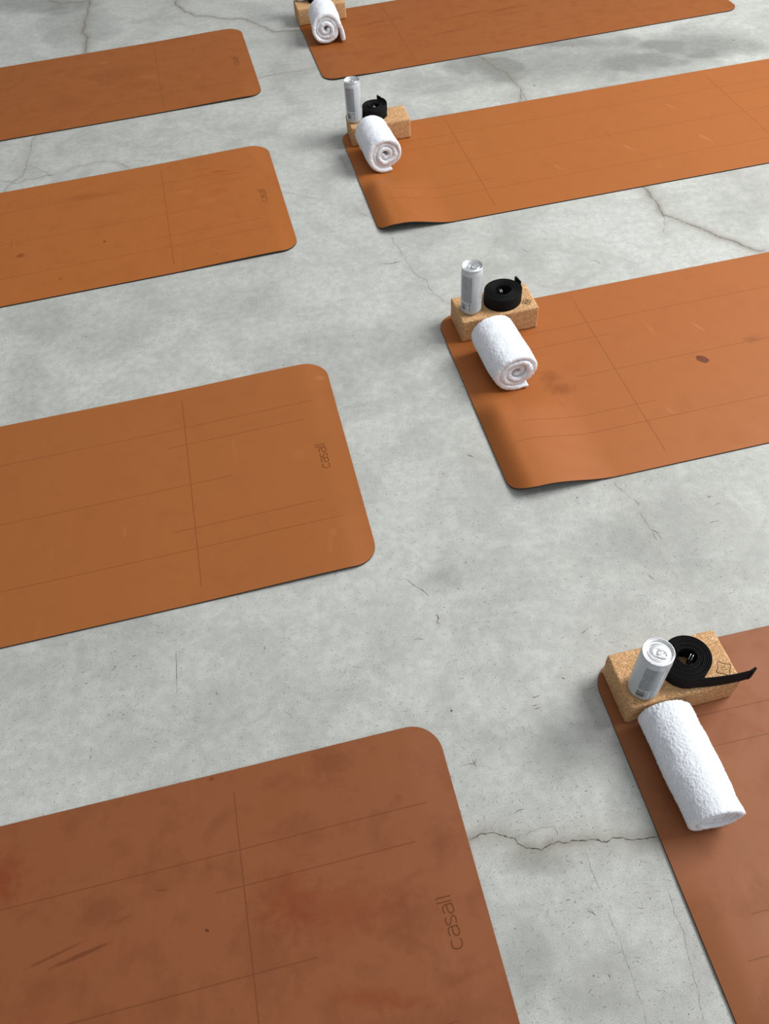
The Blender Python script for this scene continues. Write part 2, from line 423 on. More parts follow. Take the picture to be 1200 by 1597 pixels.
def stroke_letters():
    xh = .0168; segs = []
    th = np.linspace(math.radians(48), math.radians(312), 22)
    def se(cx, cy, rx, ry, th, e=.8):
        return np.stack([cx+rx*np.sign(np.cos(th))*abs(np.cos(th))**e, cy+ry*np.sign(np.sin(th))*abs(np.sin(th))**e], 1)
    def put(P, x0, wdt): P = np.asarray(P, float); segs.append(np.stack([x0+P[:, 0]*wdt, P[:, 1]*xh], 1))
    put(se(.52, .5, .52, .5, th), 0, .0150)
    for x0 in (.0180, .0508):
        put(catmull([(1, 0), (1, .35), (1, .62), (.93, .88), (.6, 1), (.3, .98), (.08, .9)]), x0, .0140)
        put(catmull([(1, .56), (.55, .57), (.2, .52), (.0, .29), (.18, .03), (.5, -.01), (.8, .05), (1, .14)]), x0, .0140)
    put(catmull([(.95, .93), (.6, 1.0), (.2, .95), (.04, .76), (.25, .57), (.7, .44), (.97, .25), (.8, .04), (.45, 0), (.05, .07)]), .0348, .0125)
    for x0 in (.0692, .0762): segs.append(np.array([[x0, 0], [x0, .5*.0245], [x0, .0245]]))
    return segs


def smooth(x): x = np.clip(x, 0, 1); return x*x*(3-2*x)


def make_mat(x, y, th, side, mat, hump, label, logo=True, group='yoga mats'):
    # local x runs from the end edge along the mat length; local y away from / toward the camera
    root = empty('yoga_mat', (x, y, 0), th if side < 0 else th+PI, label, 'yoga mat', group)
    sg = 1 if side < 0 else -1           # local y = sg * v
    us = np.concatenate([MR*(1-np.cos(np.linspace(0, PI/2, 12)))[:-1], np.arange(MR, .46, .008), np.linspace(.46, ML-MR, 60)[:-1],
                         ML-MR*(1-np.cos(np.linspace(PI/2, 0, 12)))])
    ts = np.linspace(-1, 1, 67); ts = np.sign(ts)*abs(ts)**.9
    def half(u, d):
        r = MR-d; e = np.minimum(u-d, ML-d-u)
        hw = MW/2-d
        return np.where(e < r, hw-r+np.sqrt(np.maximum(r*r-(r-np.maximum(e, 0))**2, 0)), hw)
    def layer(d, z):
        uu = np.clip(us, d, ML-d); H = half(uu, d)
        U = np.repeat(uu, len(ts)); V = (H[:, None]*ts[None, :]).ravel()
        return U, V, z+hump(U, V)
    def slab(name, z0, z1, mats, side_idx):
        rings = [(0, z0), (0, z1-.0003), (.0004, z1)]
        U0, V0, Z0 = layer(0, z0); n = len(U0); nt_ = len(ts); nu_ = len(us)
        U1, V1, Z1 = layer(0, z1-.0003); U2, V2, Z2 = layer(.0004, z1)
        v = np.concatenate([np.c_[a_, sg*b_, c_] for a_, b_, c_ in ((U0, V0, Z0), (U1, V1, Z1), (U2, V2, Z2))])
        uvs = np.concatenate([np.c_[a_, b_] for a_, b_ in ((U0, V0), (U1, V1), (U2, V2))])
        up = sg < 0
        f = grid_faces(nu_, nt_, off=2*n, flip=not up) + grid_faces(nu_, nt_, off=0, flip=up)
        per = [i*nt_ for i in range(nu_)] + [(nu_-1)*nt_+j for j in range(1, nt_)] + [i*nt_+nt_-1 for i in range(nu_-2, -1, -1)] + [j for j in range(nt_-2, 0, -1)]
        k0 = len(f)
        for o_ in (0, n):
            for a_, b_ in zip(per, per[1:]+per[:1]):
                q = (a_+o_, b_+o_, b_+o_+n, a_+o_+n); f.append(q if up else q[::-1])
        o = mesh_obj(name, v, f, mats, root, uv=uvs, uvname='mat_uv')
        o.data.set_sharp_from_angle(angle=math.radians(38))
        if len(mats) > 1:
            mi = [0]*k0+[1]*len(per)+[0]*len(per); o.data.polygons.foreach_set('material_index', mi)
        return o
    slab('rubber_base', .0001, BASE_T, [M_RUB], 0)
    slab('top_surface', BASE_T, BASE_T+TOP_T, [mat, M_EDGE], 1)
    if logo:
        vs, fs = [], []
        for P in stroke_letters():
            Uv = P[:, 0]-.0390; Uu = P[:, 1]+.0530      # text runs along +v, letters rise along +u
            Lp, Rp = ribbon2d(np.c_[Uu, Uv], .0019); o_ = len(vs); n = len(P)
            for q in np.concatenate([Lp, Rp]):
                vs.append((q[0], sg*q[1], BASE_T+TOP_T+.00015+float(hump(np.array([q[0]]), np.array([q[1]]))[0])))
            fs += [(o_+i, o_+i+1, o_+n+i+1, o_+n+i) for i in range(n-1)]
        mesh_obj('embossed_logo', vs, fs, M_LOGO, root, smooth=False)
    return root


def hump_left(h):
    return lambda u, v: h*smooth(u/.07)*(1-.9*smooth((u-.08)/.35))*(.4+.6*smooth((abs(v)-.0)/.3))


def hump_right(H, vspan=(.02, -.13), pk=.066, end=.24):
    def f(u, v):
        a = np.where(u < pk, np.sin(PI/2*np.clip(u/pk, 0, 1)), 1-smooth((u-pk-.018)/(end-pk-.018)))
        b = smooth((vspan[0]-v)/(vspan[0]-vspan[1]))
        c = .0055*np.sin(PI*np.clip(u/.085, 0, 1))**1.0*smooth((v+.16)/.12)*(1-smooth((v-.06)/.06))*(H > .02)
        return H*a*b+c
    return f


ORG = (.405, .118, .033)
DK = (.285, .092, .037)
mats_data = {
 'L4': (.10317522, .25786312, .14672803, 1, mat_material('mat_surface_worn', (.232, .074, .024), .48,
        [(.650, .0900, .055, .0042, -.16, .85, 'streak'), (.690, .1000, .055, .0030, -.20, .7, 'streak'), (.515, .157, .014, .0016, .15, .8, 'streak'), (.576, .128, .016, .0016, -.2, .5, 'streak'),
         (.612, .149, .055, .035, .3, .45, 'dirt'), (.306, .0763, .0078, .0078, 0, .35, 'streak'), (.790, .235, .06, .05, .2, .7, 'red'), (.222, .055, .12, .05, .2, .45, 'red'), (.198, .296, .05, .03, .2, .45, 'dirt'),
         (.043, .123, .03, .05, 0, .35, 'dirt'), (.315, .09, .06, .06, .1, .55, 'red'), (.20, -.075, .09, .018, .3, .6, 'red'), (.36, .02, .05, .09, 0, .4, 'dirt'), (.12, .02, .06, .05, 0, .35, 'dirt'),
         (.416, .3225, .006, .004, 0, .8, 'streak'), (.446, .079, .004, .002, .5, .9, 'spot'), (.1, -.13, .2, .04, 0, .35, 'dirt')], seed=1),
        hump_left(.003), 'heavily worn terracotta yoga mat with dark streaks, nearest the camera on the left'),
 'L3': (-.06989368, 1.27629781, .15191296, 1, mat_material('mat_surface_left_clean', (.318, .102, .023), .12, [(.021, .269, .018, .010, .3, .35, 'pale'), (.537, -.099, .004, .020, 0, .25, 'pale'), (.12, .02, .02, .02, .3, .12, 'pale')], seed=2),
        hump_left(.006), 'clean burnt orange yoga mat, second from the front on the left, crisp dark logo'),
 'L2': (-.23462402, 2.45139405, .1661944, 1, mat_material('mat_surface_left_marked', (.360, .110, .020), .22,
        [(.190, .200, .040, .010, .15, .75, 'red'), (.230, .235, .05, .006, .1, .5, 'red'), (.14, .17, .06, .006, .1, .5, 'red'), (.846, -.081, .016, .014, 0, .85, 'streak'), (.585, -.092, .0045, .0045, 0, .9, 'spot'),
         (.63, .20, .10, .03, .1, .35, 'dirt'), (.31, .11, .04, .02, .3, .18, 'pale'), (.24, .03, .04, .02, .3, .15, 'pale'), (.249, -.279, .006, .006, 0, .5, 'streak'), (.72, -.248, .008, .010, 0, .5, 'streak'), (.2, .08, .05, .03, 0, .3, 'red')], seed=3),
        hump_left(.005), 'orange yoga mat third from the front on the left, specks and reddish smears'),
 'L1': (-.36508858, 3.49101075, .16678719, 1, mat_material('mat_surface_left_far', (.300, .090, .016), .30, [(.55, .07, .14, .09, .1, .28, 'dirt'), (.49, -.06, .12, .05, .1, .2, 'dirt'), (.74, -.12, .10, .07, 0, .25, 'dirt'), (.60, .2, .04, .02, .2, .3, 'pale'), (.42, .0, .05, .02, .2, .25, 'pale')], seed=4),
        hump_left(.004), 'brownish orange yoga mat at top left, farthest of the left row'),
 'R4': (.40437458, .33602018, .13230682, -1, mat_material('mat_surface_right_near', (.262, .090, .032), .40, [(.2, -.16, .10, .05, .6, .35, 'dirt')], seed=5),
        hump_right(.007, (-.01, -.15), .05, .2), 'terracotta yoga mat at lower right under the nearest cork block and towel'),
 'R3': (.24143547, 1.40970637, .14987985, -1, mat_material('mat_surface_right_spotted', (.348, .108, .024), .14,
        [(.6022, -.0284, .0175, .0125, -.9, .95, 'spot'), (.650, .088, .006, .030, .35, .30, 'pale'), (.446, -.172, .007, .022, .3, .2, 'pale'), (.755, .0047, .024, .016, 0, .6, 'dirt'), (.213, .018, .035, .030, .3, .60, 'dirt'), (.222, -.028, .042, .028, -.3, .60, 'dirt'), (.21, -.10, .002, .055, .1, .3, 'dirt')], seed=6),
        hump_right(.0275, (.0, -.10), .052, .25), 'bright orange yoga mat at right with a dark oval spot and a lifted front corner'),
 'R2': (.02178531, 2.48062984, .14965263, -1, mat_material('mat_surface_right_creased', (.355, .110, .021), .12, [(1.168, -.123, .008, .040, .35, .40, 'pale'), (.906, -.097, .008, .030, .35, .35, 'pale'), (.643, -.135, .007, .030, .35, .28, 'pale'), (1.156, .12, .008, .03, .35, .3, 'pale'), (.085, -.17, .004, .08, .12, .15, 'pale'), (.125, -.27, .004, .03, .4, .2, 'pale')], clean=.06, seed=7),
        hump_right(.0275, (.0, -.12), .052, .24), 'long orange yoga mat, second from top on the right, front corner buckled up'),
 'R1': (-.12314627, 3.55075787, .16583816, -1, mat_material('mat_surface_right_far', (.290, .086, .015), .34, [(.86, .045, .10, .018, .12, .8, 'red'), (.70, .06, .16, .010, .1, .55, 'dirt'), (.30, .13, .12, .012, .1, .5, 'dirt'), (.58, -.08, .15, .012, .1, .4, 'dirt'), (.25, .02, .08, .012, .1, .45, 'red')], seed=8),
        hump_right(.004), 'dark orange yoga mat at the top edge, farthest of the right row'),
}
for k, (x, y, th, side, mt, hp, lab) in mats_data.items():
    make_mat(x, y, th, side, mt, hp, lab, logo=side > 0)

TOPZ = BASE_T+TOP_T+.0002

# ------------------------------------------------------------------ cork blocks
BA, BB_, BH = .2095, .1078, .0666


def cork():
    g = G('cork'); p = g.coords('Object')
    wv = g.n('ShaderNodeTexNoise'); g.put(wv.inputs['Vector'], p); wv.inputs['Scale'].default_value = 220
    pp = g.vmath('ADD', p, g.vmath('MULTIPLY', g.vmath('SUBTRACT', wv.outputs['Color'], (.5, .5, .5)), (.004, .004, .004)))
    v1 = g.voro(pp, 520); v2 = g.voro(pp, 950)
    r1 = g.n('ShaderNodeSeparateColor'); g.put(r1.inputs[0], v1.outputs['Color'])
    r2 = g.n('ShaderNodeSeparateColor'); g.put(r2.inputs[0], v2.outputs['Color'])
    cr_ = g.n('ShaderNodeValToRGB'); g.put(cr_.inputs[0], r1.outputs[0])
    e = cr_.color_ramp.elements; e[0].position = 0; e[0].color = (.26, .135, .055, 1); e[1].position = 1; e[1].color = (.98, .74, .46, 1)
    for pos, c in ((.10, (.43, .235, .10)), (.40, (.56, .305, .13)), (.72, (.67, .39, .175)), (.90, (.80, .52, .28))):
        x = e.new(pos); x.color = (*c, 1)
    col = g.mix(.28, cr_.outputs[0], g.mix(r2.outputs[1], (.36, .19, .09), (.70, .44, .235)))
    col = g.mix(g.math('GREATER_THAN', r2.outputs[0], .965), col, (.17, .08, .035))
    col = g.mix(g.ramp(g.noise(p, 24, 3, .6), .35, .7, .0, .22), col, (.38, .215, .10))
    h = g.math('ADD', r1.outputs[1], g.math('MULTIPLY', r2.outputs[1], .6))
    g.set(Base_Color=col, Roughness=.78, Normal=g.bump(h, .35, .0006))
    g.b.inputs['Specular IOR Level'].default_value = .25
    return g.m


M_CORK = cork(); M_INK = simple('burnt_emblem_ink', (.035, .018, .010), .8)


def rounded_box(a, b, h, r, step, seed):
    V = []; F_ = []; key = {}
    half = np.array([a/2, b/2, h/2])
    def vid(q):
        k = tuple(np.round(q, 6))
        if k not in key:
            key[k] = len(V); V.append(q)
        return key[k]
    for ax in range(3):
        o1, o2 = [(1, 2), (2, 0), (0, 1)][ax]
        n1 = max(4, int(2*half[o1]/step)); n2 = max(4, int(2*half[o2]/step))
        s1 = np.linspace(-half[o1], half[o1], n1+1); s2 = np.linspace(-half[o2], half[o2], n2+1)
        for sgn in (-1, 1):
            for i in range(n1):
                for j in range(n2):
                    q = []
                    for (ii, jj) in ((i, j), (i+1, j), (i+1, j+1), (i, j+1)):
                        v = np.zeros(3); v[ax] = sgn*half[ax]; v[o1] = s1[ii]; v[o2] = s2[jj]; q.append(vid(v))
                    F_.append(q if sgn > 0 else q[::-1])
    V = np.array(V); inner = np.clip(V, -half+r, half-r); d = V-inner; n = d/np.linalg.norm(d, axis=1)[:, None]
    out = inner+n*r
    edge = (abs(V) > half-r*1.2).sum(1) >= 2
    amp = np.where(edge, .00035, .00008)
    bottom = out[:, 2] < -half[2]+.0005
    nz = vnoise(out, 300, seed)*amp+vnoise(out, 90, seed+1)*amp*.8
    nz[bottom] = 0
    out = out+n*nz[:, None]
    out[:, 2] += half[2]
    return out, [tuple(f) for f in F_]


def make_block(x, y, th, label, emblem, step, seed):
    z = TOPZ
    t = empty('cork_block', (x, y, z), th, label, 'yoga block', 'cork yoga blocks on the right row of mats')
    v, f = rounded_box(BA, BB_, BH, .0045, step, seed)
    mesh_obj('block_body', v, f, M_CORK, t)
    if emblem:
        cx, cy, rot, kind = emblem
        vs, fs = [], []
        def loop(P, wd):
            Lp, Rp = ribbon2d(P, wd, True); o_ = len(vs); n = len(P)
            for q in np.concatenate([Lp, Rp]): vs.append((q[0], q[1], BH+.0004))
            fs.extend([(o_+i, o_+n+i, o_+n+(i+1) % n, o_+(i+1) % n) for i in range(n)])
        al = np.linspace(0, 2*PI, 97)[:-1]
        if kind == 'star':
            rr = .0122*(1+.20*np.cos(4*al)+.05*np.cos(8*al)+.03*np.sin(11*al))
            loop(np.c_[cx+rr*np.cos(al+rot), cy+rr*np.sin(al+rot)], .0010)
            for k in range(4):      # small broken marks in its centre
                a0 = rot+k*PI/2+.4; rr = .0034
                loop(np.c_[cx+rr*np.cos(a0)+.0011*np.cos(al[::8]), cy+rr*np.sin(a0)+.0008*np.sin(al[::8])], .0004)
        else:
            rr = .0105*(1+.20*np.cos(4*al))
            loop(np.c_[cx+rr*np.cos(al+rot), cy+rr*np.sin(al+rot)], .0016)
            rr = .0058*(1+.12*np.cos(4*al+PI)); loop(np.c_[cx+rr*np.cos(al+rot), cy+rr*np.sin(al+rot)], .0013)
            loop(np.c_[cx+.0026*np.cos(al), cy+.0026*np.sin(al)], .0011)
        mesh_obj('printed_emblem', vs, fs, M_INK, t, smooth=False)
    return t


BLK = {'R4': (.4924, .6124, .1518), 'R3': (.3432, 1.6919, .1599), 'R2': (.1100, 2.7646, .1300), 'R1': (-.0671, 3.836, .165)}


def to_local(k, X, Y):
    x, y, t = BLK[k]; d = (X-x, Y-y); return (d[0]*math.cos(t)+d[1]*math.sin(t), -d[0]*math.sin(t)+d[1]*math.cos(t))


make_block(*BLK['R4'], 'cork yoga block nearest the camera, can and trailing black strap on top', (*to_local('R4', .5795, .6010), .25, 'star'), .0016, 1)
make_block(*BLK['R3'], 'cork yoga block on the spotted orange mat, can and neatly coiled strap on top', (*to_local('R3', .4262, .6810+1.0), .2, 'flower'), .0026, 2)
make_block(*BLK['R2'], 'cork yoga block on the long mat with the buckled corner, bare right half', None, .004, 3)
make_block(*BLK['R1'], 'farthest cork yoga block, cut off by the top edge of the photo', None, .004, 4)
BZ = TOPZ+BH+.0003

# ------------------------------------------------------------------ slim drinks cans
PROFILE = [(.0, .0042), (.012, .0036), (.019, .0014), (.0205, .0002), (.0222, .0002), (.0236, .0016), (.0262, .0058), (.0272, .0100), (.0273, .0130),
           (.0273, .1175), (.0271, .1200), (.0264, .1238), (.0252, .1280), (.0247, .1300), (.0249, .1312), (.0259, .1326), (.0264, .1339), (.0263, .1350)]
LIDP = [(.0263, .1350), (.0258, .1356), (.0250, .1352), (.0243, .1335), (.0236, .1300), (.0229, .1289), (.0222, .1291), (.0216, .1305), (.0190, .1307), (.0186, .1303), (.0182, .1307), (.006, .1308), (.0, .1308)]


def can_body_mat():
    g = G('printed_aluminium'); uv = g.coords(uv='can_uv'); s = g.sep(uv); a, z = s[0], s[1]    # degrees from the panel's left edge, mm

    def box(x, lo, hi): return g.math('MULTIPLY', g.math('GREATER_THAN', x, lo), g.math('LESS_THAN', x, hi))
    base = (.555, .615, .655)
    panel = g.math('MULTIPLY', box(a, 0, 66), box(z, 41, 118))
    row = g.math('FRACT', g.math('DIVIDE', a, 4.72))
    ink = box(row, .18, .80)
    cell = g.comb(g.math('FLOOR', g.math('DIVIDE', a, 4.72)), g.math('FLOOR', g.math('MULTIPLY', z, 1.6)))
    wn = g.n('ShaderNodeTexWhiteNoise', noise_dimensions='2D'); g.put(wn.inputs[0], cell)
    word = g.math('GREATER_THAN', wn.outputs[0], .26)
    txt = g.math('MULTIPLY', g.math('MULTIPLY', ink, word), panel)
    col = g.mix(g.math('MULTIPLY', panel, .55), base, (.30, .33, .35))
    col = g.mix(g.math('MULTIPLY', txt, .65), col, (.085, .095, .105))
    bc = g.math('MULTIPLY', box(a, 0, 31), box(z, 13.5, 36.5))
    w2 = g.n('ShaderNodeTexWhiteNoise', noise_dimensions='1D'); g.put(w2.inputs['W'], g.math('FLOOR', g.math('MULTIPLY', z, 1.5)))
    col = g.mix(bc, col, g.mix(g.math('GREATER_THAN', w2.outputs[0], .42), (.40, .43, .45), (.03, .035, .045)))
    for (lo, hi, z0, z1, sc) in ((34, 37, 14, 37, 1.4), (39, 41.5, 14, 37, 1.4), (47, 62, 31, 37, .9), (52, 59, 14, 28, .8), (0, 62, 9.5, 11, 2.5)):
        w3 = g.n('ShaderNodeTexWhiteNoise', noise_dimensions='2D'); g.put(w3.inputs[0], g.comb(g.math('FLOOR', g.math('MULTIPLY', z, sc)), g.math('FLOOR', g.math('DIVIDE', a, 2.4))))
        mk = g.math('MULTIPLY', g.math('MULTIPLY', box(a, lo, hi), box(z, z0, z1)), g.math('GREATER_THAN', w3.outputs[0], .35))
        col = g.mix(g.math('MULTIPLY', mk, .8), col, (.05, .06, .08))
    g.set(Base_Color=col, Roughness=.30, Metallic=.12)
    return g.m


M_CAN = can_body_mat(); M_ALU = simple('bare_aluminium', (.86, .88, .89), .36, 1.0); M_ALU2 = simple('tab_aluminium', (.90, .92, .93), .30, 1.0)
M_SCRIPT = simple('dark_script_print', (.03, .035, .045), .5)


def lathe(prof, n=96):
    v = []; uv = []
    al = np.linspace(0, 2*PI, n+1)
    for r, z in prof:
        for a_ in al: v.append((r*math.cos(a_), r*math.sin(a_), z)); uv.append((math.degrees(a_), z*1000))
    return v, grid_faces(len(prof), n+1), uv


def torus_strip(P, r, n=8, closed=True):
    """round wire along a 3D loop"""
    P = np.asarray(P, float); m = len(P); T = (np.roll(P, -1, 0)-np.roll(P, 1, 0)) if closed else np.gradient(P, axis=0)
    T /= np.linalg.norm(T, axis=1)[:, None]
    up = np.array([0, 0, 1.]) if abs(T[:, 2]).max() < .9 else np.array([.3, 1., .1])
    A = np.cross(T, up); A /= np.linalg.norm(A, axis=1)[:, None]; B = np.cross(A, T)
    v = []
    for i in range(m):
        for k in range(n):
            c, s2 = math.cos(2*PI*k/n), math.sin(2*PI*k/n); v.append(P[i]+r*(A[i]*c+B[i]*s2))
    f = []
    for i in range(m if closed else m-1):
        for k in range(n):
            a_ = i*n+k; b_ = i*n+(k+1) % n; c2 = ((i+1) % m)*n+(k+1) % n; d = ((i+1) % m)*n+k
            f.append((a_, b_, c2, d))
    return v, f


def join(parts):
    V, F_ = [], []
    for v, f in parts:
        o_ = len(V); V += [tuple(q) for q in v]; F_ += [tuple(i+o_ for i in q) for q in f]
    return V, F_


def make_can(x, y, rot, label, tab_rot=0.0, first=True):
    t = empty('drink_can', (x, y, BZ), math.radians(rot), label, 'drink can', 'slim cans on the cork blocks')
    v, f, uv = lathe(PROFILE); mesh_obj('can_body', v, f, M_CAN, t, uv=uv, uvname='can_uv')
    # large script outline and a small letter on the front of the can
    vs, fs = [], []
    def put(pts, wd):
        P = catmull(pts, 6); Lp, Rp = ribbon2d(P, wd*1000); o_ = len(vs); n = len(P)
        for q in np.concatenate([Lp, Rp]):
            a_ = q[0]/27.42; vs.append((.02742*math.cos(a_), .02742*math.sin(a_), q[1]/1000))
        fs.extend([(o_+i, o_+n+i, o_+n+i+1, o_+i+1) for i in range(n-1)])
    d = lambda deg, z: (math.radians(deg)*27.42, z)
    put([d(178, 112), d(165, 106), d(152, 92), d(138, 80), d(124, 66), d(117, 56), d(121, 49), d(134, 47), d(148, 53), d(160, 66), d(170, 80), d(176, 92)], .0011)
    put([d(127, 34), d(127, 28)], .0008); put([d(127, 32), d(131, 34.5), d(135, 34)], .0008)
    put([d(140, 34), d(146, 34), d(146, 28), d(140, 28), d(140, 34)], .0008)
    mesh_obj('printed_script', vs, fs, M_SCRIPT, t, smooth=False)
    v, f, _ = lathe(LIDP)
    lid = mesh_obj('lid', v, f, M_ALU, t)
    # score groove around the mouth
    al = np.linspace(0, 2*PI, 49)[:-1]
    ca, sa = math.cos(tab_rot), math.sin(tab_rot)
    R2 = lambda X, Y: (X*ca-Y*sa, X*sa+Y*ca)
    P = [(*R2(-.0088+.0072*math.cos(q), .0098*math.sin(q)), .1309) for q in al]
    P2 = [(*R2(-.001+.0165*math.cos(q), .0125*math.sin(q)*(1+.12*math.cos(q))), .1309) for q in al]
    v, f = join([torus_strip(P, .0003, 6), torus_strip(P2, .0004, 6)]); mesh_obj('score_line', v, f, M_ALU, lid)
    # pull tab: stadium ring with a bridge, a finger hole and a rivet
    def stad(L_, W_, cx, z, n=40):
        q = np.linspace(0, 2*PI, n+1)[:-1]
        return [(*R2(cx+L_*math.copysign(abs(math.cos(a_))**.75, math.cos(a_)), W_*math.copysign(abs(math.sin(a_))**.8, math.sin(a_))), z) for a_ in q]
    v1 = torus_strip(stad(.0122, .0072, .0035, .1325), .00095, 8)
    v2 = torus_strip(stad(.0042, .0046, .0100, .1324, 24), .0007, 8)
    o1, i1 = stad(.0122, .0072, .0035, .1323), stad(.0042, .0046, .0100, .1323, 40)
    vv = o1+i1; ff = [(i, (i+1) % 40, 40+(i+1) % 40, 40+i) for i in range(40)]
    v, f = join([v1, v2, (vv, ff)]); mesh_obj('pull_tab', v, f, M_ALU2, t)
    v, f, _ = lathe([(.0032, .1308), (.0032, .1332), (.0026, .1339), (0, .1340)], 24)
    v = [(q[0]+R2(0, 0)[0], q[1]+R2(0, 0)[1], q[2]) for q in v]; mesh_obj('rivet', v, f, M_ALU2, t)
    v, f = torus_strip([(*R2(.0004+.0046*math.cos(q), .0046*math.sin(q)), .1330) for q in np.linspace(-2.2, 2.2, 20)], .0004, 6, closed=False)
    mesh_obj('tab_cutout_edge', v, f, simple('tab_gap', (.25, .27, .28), .3, 1.0), t)
    return t


make_can(.4267, .5802, -141, 'pale silver drink can on the nearest cork block, seen from steeply above', math.radians(141-35))
make_can(.2775, .6708+1, -164, 'tall pale silver drink can on the block above the spotted orange mat', math.radians(164-20))
make_can(.0305, 2.7498, -150, 'white silver drink can standing before the dark edge of the top mat', math.radians(150-20))
make_can(-.1420, 3.8640, -150, 'drink can at the top edge of the photo, only its base showing', 0)

# ------------------------------------------------------------------ black yoga straps
def strap_mat():
    g = G('black_cotton_webbing'); uv = g.coords(uv='strap_uv'); s = g.sep(uv)
    wv = g.math('SINE', g.math('MULTIPLY', s[1], 2*PI/.0022)); wu = g.math('SINE', g.math('MULTIPLY', s[0], 2*PI/.0016))
    nz = g.noise(g.coords('Object'), 500, 3, .6)
    col = g.mix(nz, (.0025, .0025, .0028), (.0095, .0095, .010))
    g.set(Base_Color=col, Roughness=.85, Normal=g.bump(g.math('ADD', g.math('MULTIPLY', g.math('ADD', wv, g.math('MULTIPLY', wu, .5)), .4), nz), .5, .0005))
    g.b.inputs['Specular IOR Level'].default_value = .2
    return g.m


M_STRAP = strap_mat(); M_RING = simple('dark_ring_metal', (.30, .30, .31), .18, 1.0); M_WPRINT = simple('white_strap_print', (.40, .40, .40), .6)


def make_strap(x, y, label, r_in, r_out, end_ang, tail, turns=7.3, squash=1.0, lift=None, wrap_jit=.0008, seed=0, mark=None, rings=(0, 0, 0)):
    t = empty('yoga_strap', (x, y, BZ), 0, label, 'yoga strap', 'coiled black straps on the cork blocks')
    r = np.random.default_rng(seed); Hh = .0350; th = .0021
    ang = np.linspace(end_ang-turns*2*PI, end_ang, int(turns*64))
    k = np.linspace(0, 1, len(ang)); rad = r_in+(r_out-r_in)*k
    wob = 1+.03*np.sin(2*ang+.4)+.03*np.sin(3*ang+1)*(1-k)+.018*np.sin(ang*1.37+seed)*(1-k)
    P = np.c_[rad*wob*np.cos(ang), squash*rad*wob*np.sin(ang)]
    Z = np.interp(ang, np.linspace(ang[0], ang[-1], int(turns)+2), r.normal(0, wrap_jit, int(turns)+2))
    Z = np.abs(Z)
    if tail is not None:
        T0 = P[-1]; d0 = P[-1]-P[-2]; d0 /= np.linalg.norm(d0)
        pts = catmull([T0-d0*.004, T0]+[np.array(q[:2])-np.array([x, y]) for q in tail], 8)[8:]
        zt = np.interp(np.linspace(0, 1, len(pts)), np.linspace(0, 1, len(tail)+1), [Z[-1]]+[q[2] for q in tail])
        P = np.concatenate([P, pts[1:]]); Z = np.concatenate([Z, zt[1:]])
    if lift is not None:
        Z = Z+lift(np.arange(len(P))/len(P), P)
    T = np.gradient(P, axis=0); T /= np.linalg.norm(T, axis=1)[:, None]+1e-9; N = np.c_[-T[:, 1], T[:, 0]]
    sl = np.r_[0, np.cumsum(np.linalg.norm(np.diff(P, axis=0), axis=1))]
    prof = [(th/2, .0006), (th/2, .25), (th/2, .5), (th/2, .75), (th/2, .9825), (.0, 1.0), (-th/2, .9825), (-th/2, .75), (-th/2, .5), (-th/2, .25), (-th/2, .0006)]
    V, UV = [], []
    for i in range(len(P)):
        for o_, h_ in prof:
            q = P[i]+N[i]*o_; V.append((q[0], q[1], Z[i]+h_*Hh)); UV.append((sl[i], h_*Hh))
    m = len(prof); F_ = grid_faces(len(P), m, closed_v=True)
    F_.append(tuple(range(m))); F_.append(tuple((len(P)-1)*m+j for j in range(m-1, -1, -1)))
    body = mesh_obj('webbing', V, F_, M_STRAP, t, uv=UV, uvname='strap_uv')
    if tail is not None:      # stitched fold at the free end
        e = P[-10:]; V, F2 = [], []
        for i in range(10):
            for o_, h_ in ((th*1.05, .02), (th*1.05, .98), (-th*1.05, .98), (-th*1.05, .02)):
                q = e[i]+N[-10+i]*o_; V.append((q[0], q[1], Z[-10+i]+h_*Hh))
        F2 = grid_faces(10, 4, closed_v=True)+[(0, 1, 2, 3), (39, 38, 37, 36)]
        mesh_obj('stitched_end', V, F2, M_STRAP, t, smooth=False)
    # two metal D rings held inside the coil
    rx, ry, ra = rings
    for kk in range(2):
        q = np.linspace(0, 2*PI, 33)[:-1]
        Pn = [(rx+(.0045*kk)*math.cos(ra)-.0105*math.cos(a_)*math.sin(ra), ry+(.0045*kk)*math.sin(ra)+.0105*math.cos(a_)*math.cos(ra), .019+.0135*max(math.sin(a_), -.85)) for a_ in q]
        v, f = torus_strip(Pn, .0012, 8); mesh_obj('d_ring', v, f, M_RING, t)
    if mark:
        a0, zc = mark; al = np.linspace(0, 2*PI, 33)[:-1]; vs, fs = [], []
        for rr, ww in ((.0062, .0012), (.0024, .0012)):
            o_ = len(vs)
            for sgn in (1, -1):
                for a_ in al:
                    ro = rr+sgn*ww/2; ph = a0+ro*math.cos(a_)/r_out
                    vs.append(((r_out*1.035+.0016)*math.cos(ph), (r_out*1.035+.0016)*math.sin(ph), zc+ro*math.sin(a_)))
            fs += [(o_+i, o_+32+i, o_+32+(i+1) % 32, o_+(i+1) % 32) for i in range(32)]
        mesh_obj('printed_mark', vs, fs, M_WPRINT, t, smooth=False)
    return t


